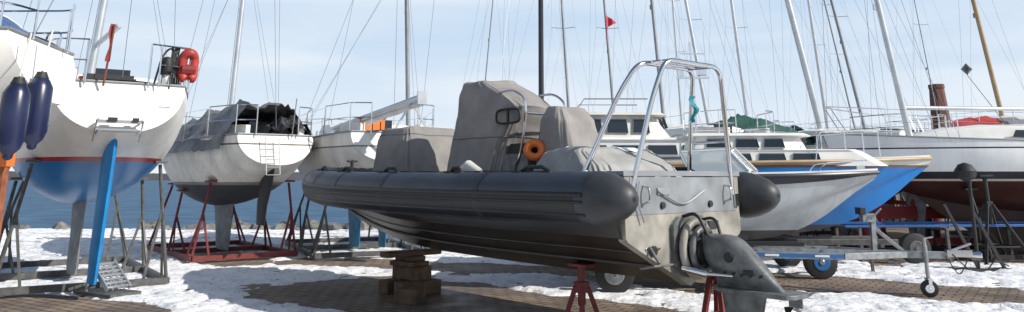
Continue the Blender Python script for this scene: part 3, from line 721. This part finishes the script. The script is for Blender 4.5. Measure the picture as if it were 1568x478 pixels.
# ================================================================ trailers
tr,TM=empty('boat_trailer',(0,0,0)); mb=MB()
pA=Vector((2.6,13.05,.60)); pB=Vector((6.50,12.2,.58)); dr=(pB-pA).normalized(); nr=Vector((-dr.y,dr.x,0))
def wheel(c,ax,r,w,mt,mr_):
    ax=ax.normalized(); 
    mb.sweep([c-ax*w/2,c-ax*w*.42,c+ax*w*.42,c+ax*w/2],[r*.86,r,r,r*.86],26,mt); mb.sweep([c-ax*(w/2+.012),c-ax*(w/2-.02),c+ax*(w/2-.02),c+ax*(w/2+.012)],[r*.5,r*.58,r*.58,r*.5],20,mr_)
    mb.sweep([c-ax*(w/2+.03),c+ax*(w/2+.03)],r*.16,12,3)
mb.beam(pA-dr*1.2,pB,.09,.10,0)
for s in (1,-1):
    mb.beam(pA-dr*1.2+nr*s*.62,pA+dr*2.4+nr*s*.62,.07,.09,0); mb.beam(pA+dr*2.4+nr*s*.62,pA+dr*3.4+nr*s*.03,.07,.09,0)
    mb.beam(pA+dr*.3+nr*s*.657,pA+dr*2.4+nr*s*.657,.006,.055,1)
    for k in range(3): mb.beam(pA+dr*(.6+.7*k)+nr*s*.661,pA+dr*(.8+.7*k)+nr*s*.661,.006,.03,6)
    mb.beam(pA+dr*.5+nr*s*.42+Vector((0,0,.14)),pA+dr*1.9+nr*s*.36+Vector((0,0,.14)),.10,.06,2)
    mb.beam(pA+dr*.9+nr*s*.42,pA+dr*.9+nr*s*.42+Vector((0,0,.13)),.04,.04,0)
    wheel(pA-dr*.9+nr*s*.80+Vector((0,0,-.31)),nr,.29,.17,2,0)
mb.beam(pA-dr*.9-nr*.8+Vector((0,0,-.3)),pA-dr*.9+nr*.8+Vector((0,0,-.3)),.06,.06,0)
for s in (1,-1): mb.beam(pA-dr*.9+nr*s*.6+Vector((0,0,-.3)),pA-dr*.9+nr*s*.6,.06,.06,0)
for k in (-.6,.1,1.2,2.2): mb.beam(pA+dr*k-nr*.61,pA+dr*k+nr*.61,.06,.06,0)
wp=pA+dr*2.95; mb.beam(wp,wp+Vector((.02,0,.52)),.07,.07,0); mb.beam(wp+dr*.45,wp+Vector((0,0,.4)),.05,.05,0); mb.box(wp+Vector((-.05,0,.52)),(.2,.14,.12),0); mb.beam(wp+Vector((-.05,-.1,.5)),wp+Vector((.1,-.15,.66)),.025,.025,0)
mb.box(wp+Vector((-.15,0,.62)),(.08,.2,.10),2)
hp=pB; mb.box(hp+dr*.12+Vector((0,0,.03)),(.34,.12,.1),3,math.atan2(dr.y,dr.x)); mb.sweep([hp+dr*.28,hp+dr*.42],[.05,.06],12,3); mb.beam(hp-dr*.02+Vector((0,0,.05)),hp+dr*.3+Vector((0,0,.17)),.03,.03,3)
jp=Vector((GX(1400,12.3),12.35,0)); jp=pA+dr*((jp-pA).dot(dr)); jp.z=0; jp-=nr*.1
mb.sweep([jp+Vector((0,0,.22)),jp+Vector((0,0,.82))],.028,10,0); mb.sweep([jp+Vector((0,0,.5)),jp+Vector((0,0,.72))],.036,10,0); mb.beam(jp+Vector((0,0,.82)),jp+Vector((.14,0,.84)),.02,.02,3); mb.sweep([jp+Vector((.14,0,.84)),jp+Vector((.14,0,.93))],.014,8,2)
wheel(jp+Vector((0,0,.12)),Vector((.3,1,0)),.12,.06,2,3); mb.beam(jp+Vector((0,-.05,.11)),jp+Vector((0,-.05,.26)),.012,.05,3); mb.beam(jp+Vector((0,.05,.11)),jp+Vector((0,.05,.26)),.012,.05,3)
mb.box(jp+Vector((0,0,.255)),(.07,.12,.02),3)
mb.sweep(arc([hp+Vector((0,-.08,.02)),hp+Vector((.2,-.1,-.2)),hp+Vector((.45,-.1,-.22)),hp+Vector((.6,-.1,-.05)),hp+Vector((.85,0,-.15))],.1),.010,6,2)
mb.sweep(arc([hp+Vector((-.1,-.06,.0)),hp+Vector((.05,-.1,-.3)),hp+Vector((.2,-.1,-.05))],.12),.009,6,2)
mb.build('trailer_frame',[M_galv,mat('trailer_blue',(.03,.14,.36),.45),M_dark,M_steel,M_galv,M_red,M_white],tr,bevel=.005)
tr3,_=empty('boat_trailer',(0,0,0)); mb=MB()
for y in (14.75,15.55): mb.beam((1.4,y+.3,.55),(6.9,y-.1,.58),.08,.10,0)
for x in (1.8,3.6,5.2,6.6): mb.beam((x,14.6,.52),(x,15.6,.52),.07,.06,0)
for x in (5.35,):
    mb.beam((x,14.35,.30),(x,15.95,.30),.06,.06,0); mb.beam((x,14.9,.3),(x,14.9,.55),.06,.06,0); mb.beam((x,15.5,.3),(x,15.5,.55),.06,.06,0)
    for y in (14.3,16.0): wheel(Vector((x,y,.28)),Vector((0,1,0)),.28,.16,1,2)
mb.beam((6.6,15.1,0),(6.6,15.1,.55),.05,.05,0)
mb.build('trailer_frame',[M_dkgal,M_dark,mat('rim_blue',(.02,.13,.34),.5),M_steel],tr3,bevel=.005)
tr2,_=empty('boat_trailer',(0,0,0)); mb=MB()
mb.beam((6.9,16.9,.72),(12.6,17.0,.74),.07,.05,1); mb.beam((6.9,18.1,.72),(12.6,18.1,.74),.07,.05,1)
for x in (7.2,9.0,11.0): mb.beam((x,16.9,.66),(x,18.1,.66),.08,.05,0); mb.beam((x,16.9,0),(x,16.9,.68),.06,.06,0); mb.beam((x,18.1,0),(x,18.1,.68),.06,.06,0)
for x in (8.2,): wheel(Vector((x,16.7,.3)),Vector((0,1,0)),.3,.18,2,0)
mb.build('trailer_frame',[M_dkgal,mat('beam_blue',(.02,.11,.35),.5),M_dark,M_dkgal],tr2,bevel=.005)
e,_=empty('red_steel_cradle',(9.6,20.2,0)); mb=MB()
for x in (-1.2,0,1.4,2.8,4.2): 
    mb.beam((x,-.9,0.05),(x,-.9,1.2),.1,.1); mb.beam((x,.9,0.05),(x,.9,1.2),.1,.1); mb.beam((x,-.85,1.1),(x,.85,1.1),.1,.1)
mb.beam((-1.2,-.98,.9),(4.2,-.98,.9),.05,.28); mb.beam((-1.2,-.98,.25),(4.2,-.98,.25),.05,.16)
mb.build('cradle_frame',[mat('cradle_red',(.30,.03,.03),.6)],e,bevel=.005)
# ================================================================ background yachts
bg=[ (829,828,23.5,.085,M_black,2.5,(.6,.6,.6),True,(.3,.95)),
 (1018,998,23.0,.055,M_alud,2.6,WHITE,True,(-.3,.95)),
 (1258,1206,23,.10,M_alu,2.5,WHITE,True,(-.2,.97)),
 (1540,1490,23.5,.07,M_tan,2.9,(.3,.05,.05),True,(-.2,.97)),
 (736,755,33,.03,M_alud,2.6,WHITE,False,(-.2,.97)),
 (873,860,33,.06,M_alud,2.9,WHITE,True,(.1,.99)),
 (942,925,33,.06,M_alud,2.9,(.5,.5,.5),True,(-.2,.97)),
 (1087,1050,32,.08,M_alu,3.0,WHITE,True,(-.2,.97)),
 (1147,1120,33,.08,M_alu,3.0,(.05,.1,.25),True,(-.2,.97)),
 (1325,1273,32,.07,M_alud,3.0,WHITE,True,(-.2,.97)),
 (1268,1238,43,.10,M_alu,3.4,WHITE,True,(-.2,.97)),
 (1310,1262,44,.05,M_alud,3.0,WHITE,True,(-.2,.97)),
 (1045,1030,43,.07,M_alu,3.4,WHITE,True,(-.2,.97)),
 (1440,1400,44,.03,M_alud,2.4,WHITE,False,(-.2,.97)),
]
for i,(pb,pt,d,r,mm,zs,hc,sp,hd) in enumerate(bg):
    hm=hullmat('hull_bg_%d'%i,[(0,random.choice([(.08,.09,.12),(.12,.04,.03),(.03,.12,.25)])),(zs-.95,hc),(zs-.2,(.05,.08,.2)),(zs-.15,hc)],.35,.2)
    x=GX(pb,d); n_=math.hypot(*hd); hx,hy=hd[0]/n_,hd[1]/n_; LL=8.2
    sailboat('sailing_yacht',(x-hx*LL*.55,d-hy*LL*.55),(hx,hy),L=LL,B=2.7,zs=zs,zk=zs-1.55,hull=hm,keelm=M_grey,mast=(pb,200,pt,0,d),mastm=mm,mr=r,
       cradle_m=M_dark,mh=12+random.random()*2,spread=(.38,.62) if sp else (.5,),detail=False,cabh=.45,boom=False,wr=.8,sw=.65,tarp=(.1,.7,random.choice([M_green,M_tarpd,M_tarpg])) if i in (4,6,8) else None)
e,_=empty('red_flag',(0,0,0)); mb=MB(); p=W(928,33,32.8); rows=[]
for i in range(8): rows.append([p+Vector((.04+.055*i,.04*sin(i*1.2),.26-.06*i*.7-(.52-.10*i*.7)*k/4)) for k in range(5)])
mb.grid(rows); mb.sweep([p+Vector((.02,0,-.9)),p+Vector((.02,0,.35))],.012,6); mb.build('flag_cloth',[mat('flag_red',(.65,.04,.07),.8)],e)
def lump(name,pos,head,L,B,z0,h,material):
    e,M=empty(name,(pos[0],pos[1],0),head); mb=MB(); rows=[]
    for i in range(41):
        t=i/40; w=B/2*math.sqrt(max(.02,1-abs(2*t-1)**3)); row=[]
        for k in range(25):
            a_=-1+2*k/24; row.append(Vector((t*L,a_*w,z0+h*(1-abs(a_)**1.7)*(.5+.5*sin(pi*min(1,t*1.3+.1)))+.14*noise.noise(Vector((t*7,a_*2.5,pos[0])))+.12*abs(noise.noise(Vector((t*22,a_*6,pos[0]))))-.3*(abs(a_)>.97))))
        rows.append(row)
    mb.grid(rows); mb.build('tarpaulin',[material],e,sharp=60)
    mb=MB(); mb.grid([[Vector((t*L,a_*B/2*.9*math.sqrt(max(.02,1-abs(2*t-1)**3)),z0-.1-.9*(1-abs(a_)**2.5)*(1-t**4))) for a_ in [-1+k/6 for k in range(13)]] for t in [i/16 for i in range(17)]]); mb.build('hull',[M_white],e)
    mb=MB()
    for t in (.2,.75):
        for s in (1,-1): mb.beam((t*L,s*B*.3,0),(t*L,s*B*.3,z0-.5),.09,.09)
        mb.beam((t*L,-B*.5,z0-.9),(t*L,B*.5,z0-.9),.1,.1)
    mb.build('trestle',[M_wood],e)
lump('covered_boat',(5.2,21.6),(.9,.3),4.6,2.2,2.25,1.1,M_green)
lump('covered_boat',(2.0,26.5),(1,.1),5.5,2.4,2.6,.9,M_canvas)
lump('covered_boat',(12.6,22.6),(1,.1),6,2.4,2.72,.65,M_red)
lump('covered_boat',(9.5,27),(1,.1),6,2.4,2.5,.7,M_blued)
e,_=empty('radar_reflector',(0,0,0)); mb=MB(); p=W(1480,106,20.5); s=.16
mb.add([p+Vector((s,0,0)),p+Vector((0,0,s)),p-Vector((s,0,0)),p-Vector((0,0,s))],[(0,1,2,3)],0,False)
mb.add([p+Vector((0,s,0)),p+Vector((0,0,s)),p-Vector((0,s,0)),p-Vector((0,0,s))],[(0,1,2,3)],0,False)
mb.add([p+Vector((s,0,0)),p+Vector((0,s,0)),p-Vector((s,0,0)),p-Vector((0,s,0))],[(0,1,2,3)],0,False)
mb.sweep([p+Vector((0,0,-s)),W(1552,205,21.5)],.010,6); mb.build('reflector',[M_alud],e)
# ================================================================ setting
m_pav,nt,b=newmat('block_paving')
tc=nt.nodes.new('ShaderNodeTexCoord'); mp=nt.nodes.new('ShaderNodeMapping'); mp.inputs['Rotation'].default_value=(0,0,.6)
nt.links.new(tc.outputs['Object'],mp.inputs[0])
br=nt.nodes.new('ShaderNodeTexBrick'); br.inputs['Scale'].default_value=1; br.inputs['Brick Width'].default_value=.26; br.inputs['Row Height'].default_value=.16
br.inputs['Mortar Size'].default_value=.014; br.inputs['Color1'].default_value=(.30,.225,.165,1); br.inputs['Color2'].default_value=(.21,.16,.12,1); br.inputs['Mortar'].default_value=(.05,.042,.036,1)
nt.links.new(mp.outputs[0],br.inputs['Vector'])
n=tex(nt,.9,8); r=ramp(nt,[(.35,.55),(.60,1.0)]); nt.links.new(n.outputs[0],r.inputs[0])
mm=mul(nt,br.outputs['Color'],r.outputs[0]); nt.links.new(mm.outputs[0],b.inputs['Base Color'])
r2=ramp(nt,[(.4,.5),(.6,.9)]); nt.links.new(n.outputs[0],r2.inputs[0]); nt.links.new(r2.outputs[0],b.inputs['Roughness'])
bp=nt.nodes.new('ShaderNodeBump'); bp.inputs['Strength'].default_value=.6; bp.inputs['Distance'].default_value=.01; bp.invert=True
nt.links.new(br.outputs['Fac'],bp.inputs['Height']); nt.links.new(bp.outputs[0],b.inputs['Normal'])
mb=MB(); QX=-3.6; QY=27.5
mb.add([(-400,-60,0),(400,-60,0),(400,QY,0),(QX,QY,0),(-400,QY,0)],[(0,1,2,3,4)],0,False)
mb.add([(QX,QY,0),(400,QY,0),(1500,1600,0),(QX,1600,0)],[(0,1,2,3)],0,False)
mb.add([(-400,QY,0),(QX,QY,0),(QX,QY,-3),(-400,QY,-3),(QX,1600,0),(QX,1600,-3)],[(0,1,2,3),(1,4,5,2)],0,False)
mb.build('ground',[m_pav])
def capd(p,a,b_,r):
    a=Vector(a);b_=Vector(b_);d=b_-a; u=max(0,min(1,(p-a).dot(d)/d.dot(d))); return (p-a-d*u).length-r
bare=[((-2.3,13.0),(1.9,9.2),1.55),((-4.2,17.2),(1.2,15.3),.80),((1.2,15.3),(3.2,13.1),.65),((4.0,14.4),(7.0,12.5),1.0),((-10.5,12.8),(-5.9,10.4),1.4),
      ((-6.6,18.6),(-5.6,17.0),.7),((5,19.5),(17,18),2.2),((5,25),(19,26),4.2),((-14,23.4),(-5,24.0),.30),((2,9.0),(3.5,8.2),.7)]
x0,x1,y0,y1,st=-24,24,6.0,27.45,.07
nx=int((x1-x0)/st); ny=int((y1-y0)/st); vs=[];fs=[]
for j in range(ny+1):
    y=y0+(y1-y0)*j/ny
    for i in range(nx+1):
        x=x0+(x1-x0)*i/nx; p=Vector((x,y))
        dm=min(capd(p,*q) for q in bare)
        q3=Vector((x,y,0))
        dm+=noise.noise(q3*.9)*.36+noise.noise(q3*2.7)*.22+noise.noise(q3*7)*.12-.02
        dm=min(dm,noise.noise(q3*.6+Vector((5,9,3)))*1.2+.62+noise.noise(q3*3)*.24+noise.noise(q3*9)*.14)
        h=.045*(1-math.exp(-max(dm,0)*13)) if dm>0 else max(-.03,dm*.5)
        h+= (noise.noise(q3*4)*.014+noise.noise(q3*11)*.010+ noise.noise(q3*1.2)*.02)*(1 if dm>.05 else .2)
        fpn=noise.noise(Vector((x*3.1,y*2.3,7)))
        if fpn>.25 and dm>.1: h-=min(.035,(fpn-.25)*.35)
        fp2=noise.noise(Vector((x*5.5,y*4.2,2)))
        if fp2>.20 and dm>.15: h-=min(.035,(fp2-.20)*.32)
        vs.append((x,y,h-.004))
for j in range(ny):
    for i in range(nx):
        a0=j*(nx+1)+i
        q=(a0,a0+1,a0+nx+2,a0+nx+1)
        if max(vs[k][2] for k in q)>-.012: fs.append(q)
m_snow,nt,b=newmat('snow')
n=tex(nt,1.6,8); r=ramp(nt,[(.35,(.72,.74,.77)),(.55,(.88,.89,.91))]); nt.links.new(n.outputs[0],r.inputs[0])
n2=tex(nt,14,6); r2=ramp(nt,[(.32,(.45,.42,.38)),(.43,(1,1,1))]); nt.links.new(n2.outputs[0],r2.inputs[0]); mm=mul(nt,r.outputs[0],r2.outputs[0],.7)
nt.links.new(mm.outputs[0],b.inputs['Base Color']); b.inputs['Roughness'].default_value=.6
bp=nt.nodes.new('ShaderNodeBump'); bp.inputs['Strength'].default_value=.9; bp.inputs['Distance'].default_value=.04; n3=tex(nt,9,8); nt.links.new(n3.outputs[0],bp.inputs['Height']); nt.links.new(bp.outputs[0],b.inputs['Normal'])
me=bpy.data.meshes.new('snow_cover'); me.from_pydata(vs,[],fs); me.materials.append(m_snow)
for p in me.polygons: p.use_smooth=True
ob=bpy.data.objects.new('snow_cover',me); scene.collection.objects.link(ob)
m_rock=mat('rock',(.22,.21,.20),.85,var=.5,scale=5,bump=.6)
mb=MB()
for k in range(70):
    px=random.uniform(-11,-3.6) if k<55 else random.uniform(-22,-11); c=Vector((px+0,QY-.35+random.uniform(-.35,.7),random.uniform(-.05,.04))); s=random.uniform(.15,.38)
    rows=[]; sd=random.random()*50
    for i in range(8):
        th=pi*i/7; row=[]
        for j in range(12):
            ph=2*pi*j/12; v=Vector((sin(th)*cos(ph),sin(th)*sin(ph),cos(th)*.7)); row.append(c+v*s*(1+.5*noise.noise(v*1.3+Vector((sd,0,0)))))
        rows.append(row)
    mb.grid(rows,0,True)
mb.build('shore_rocks',[m_rock],sharp=30)
m_wat,nt,b=newmat('sea_water'); b.inputs['Roughness'].default_value=.4; b.inputs['Specular IOR Level'].default_value=.05
n=tex(nt,.9,10,stretch=(.35,1.3,1)); r=ramp(nt,[(.40,(.010,.055,.125)),(.60,(.05,.145,.25))]); nt.links.new(n.outputs[0],r.inputs[0]); nt.links.new(r.outputs[0],b.inputs['Base Color'])
bp=nt.nodes.new('ShaderNodeBump'); bp.inputs['Strength'].default_value=1.0; bp.inputs['Distance'].default_value=.3
nt.links.new(n.outputs[0],bp.inputs['Height']); nt.links.new(bp.outputs[0],b.inputs['Normal'])
mb=MB(); mb.add([(-3000,QY-1,-1.3),(3000,QY-1,-1.3),(3000,5000,-1.3),(-3000,5000,-1.3)],[(0,1,2,3)],0,False); mb.build('sea',[m_wat])
m_far=mat('far_shore',(.10,.10,.11),.9,var=.5,scale=.02)
mb=MB(); rows=[]
for i in range(401):
    x=-1600+8*i; h=7+3*noise.noise(Vector((x*.006,0,0)))+2.2*abs(noise.noise(Vector((x*.05,3,0))))+1.3*noise.noise(Vector((x*.3,7,0)))
    rows.append([Vector((x,900,-1.4)),Vector((x,904,h*.55)),Vector((x,912,h)),Vector((x,960,h*.9)),Vector((x,1000,-1.4))])
mb.grid(rows); mb.build('far_shore_trees',[m_far])
m_br,nt,b=newmat('chimney_brick'); tc=nt.nodes.new('ShaderNodeTexCoord'); br=nt.nodes.new('ShaderNodeTexBrick'); br.inputs['Scale'].default_value=1.5
br.inputs['Color1'].default_value=(.20,.085,.06,1); br.inputs['Color2'].default_value=(.14,.06,.045,1); br.inputs['Mortar'].default_value=(.10,.08,.07,1)
mp=nt.nodes.new('ShaderNodeMapping'); mp.inputs['Rotation'].default_value=(math.radians(90),0,0); nt.links.new(tc.outputs['Object'],mp.inputs[0]); nt.links.new(mp.outputs[0],br.inputs['Vector']); nt.links.new(br.outputs[0],b.inputs['Base Color']); b.inputs['Roughness'].default_value=.9
mb=MB(); D=90; cx=GX(1452,D); rows=[]
for z,r in ((0,1.45),(11.6,.78),(11.65,.84),(12.1,.84),(12.12,.6),(11.0,.55)):
    rows.append([Vector((r*cos(a_),r*sin(a_),z)) for a_ in [2*pi*k/8+.3 for k in range(8)]])
mb.grid(rows,0,True,smooth=False,caps=True); o=mb.build('brick_chimney',[m_br]); o.location=(cx,D,0)
# ================================================================ light & sky
az=math.radians(114); el=math.radians(34)
dirs=Vector((sin(az)*cos(el),cos(az)*cos(el),sin(el)))
sd=bpy.data.lights.new('sun','SUN'); sd.energy=5.0; sd.angle=math.radians(.5); sd.color=(1,.95,.87)
so=bpy.data.objects.new('sun',sd); scene.collection.objects.link(so); so.rotation_euler=dirs.to_track_quat('Z','Y').to_euler(); so.location=(20,0,30)
w=bpy.data.worlds.new('World'); scene.world=w; w.use_nodes=True; nt=w.node_tree
bgn=nt.nodes['Background']; sky=nt.nodes.new('ShaderNodeTexSky'); sky.sky_type='NISHITA'; sky.sun_disc=False; sky.sun_elevation=el; sky.sun_rotation=az
tc=nt.nodes.new('ShaderNodeTexCoord'); sp=nt.nodes.new('ShaderNodeSeparateXYZ'); nt.links.new(tc.outputs['Generated'],sp.inputs[0])
def math_(op,a_,b_):
    m=nt.nodes.new('ShaderNodeMath'); m.operation=op
    for i,v in ((0,a_),(1,b_)):
        if hasattr(v,'node'): nt.links.new(v,m.inputs[i])
        else: m.inputs[i].default_value=v
    return m.outputs[0]
low=ramp(nt,[(.24,1.0),(.50,.0)]); nt.links.new(sp.outputs['Z'],low.inputs[0])
hz=nt.nodes.new('ShaderNodeMixRGB'); hz.inputs[2].default_value=(5.6,7.3,9.4,1); nt.links.new(sky.outputs[0],hz.inputs[1]); nt.links.new(math_('MULTIPLY',low.outputs[0],.88),hz.inputs[0])
mp=nt.nodes.new('ShaderNodeMapping'); mp.inputs['Scale'].default_value=(1.0,1.0,7.0); mp.inputs['Rotation'].default_value=(.1,.16,.3)
n=nt.nodes.new('ShaderNodeTexNoise'); n.inputs['Scale'].default_value=1.7; n.inputs['Detail'].default_value=7; n.inputs['Roughness'].default_value=.48; n.inputs['Distortion'].default_value=.4
nt.links.new(tc.outputs['Generated'],mp.inputs[0]); nt.links.new(mp.outputs[0],n.inputs['Vector'])
r=ramp(nt,[(.36,.08),(.68,.85)]); nt.links.new(n.outputs[0],r.inputs[0])
hr=ramp(nt,[(0.0,.95),(.22,0.0)]); nt.links.new(sp.outputs['Z'],hr.inputs[0])
fac=math_('MULTIPLY',math_('MAXIMUM',r.outputs[0],hr.outputs[0]),math_('MAXIMUM',low.outputs[0],.10))
mx=nt.nodes.new('ShaderNodeMixRGB'); nt.links.new(fac,mx.inputs[0]); nt.links.new(hz.outputs[0],mx.inputs[1]); mx.inputs[2].default_value=(8.6,9.2,9.8,1)
nt.links.new(mx.outputs[0],bgn.inputs[0]); bgn.inputs[1].default_value=.10
# ================================================================ camera
cd=bpy.data.cameras.new('camera'); co=bpy.data.objects.new('camera',cd); scene.collection.objects.link(co)
co.location=(0,0,CAMH); co.rotation_euler=(math.radians(90)+TH,0,0); cd.sensor_width=36; cd.lens=f/1568*36
cd.shift_y=-(239-(272-f*math.tan(TH)))/1568; cd.clip_start=.1; cd.clip_end=8000
scene.camera=co
scene.view_settings.view_transform='Standard'; scene.view_settings.look='None'; scene.view_settings.exposure=0
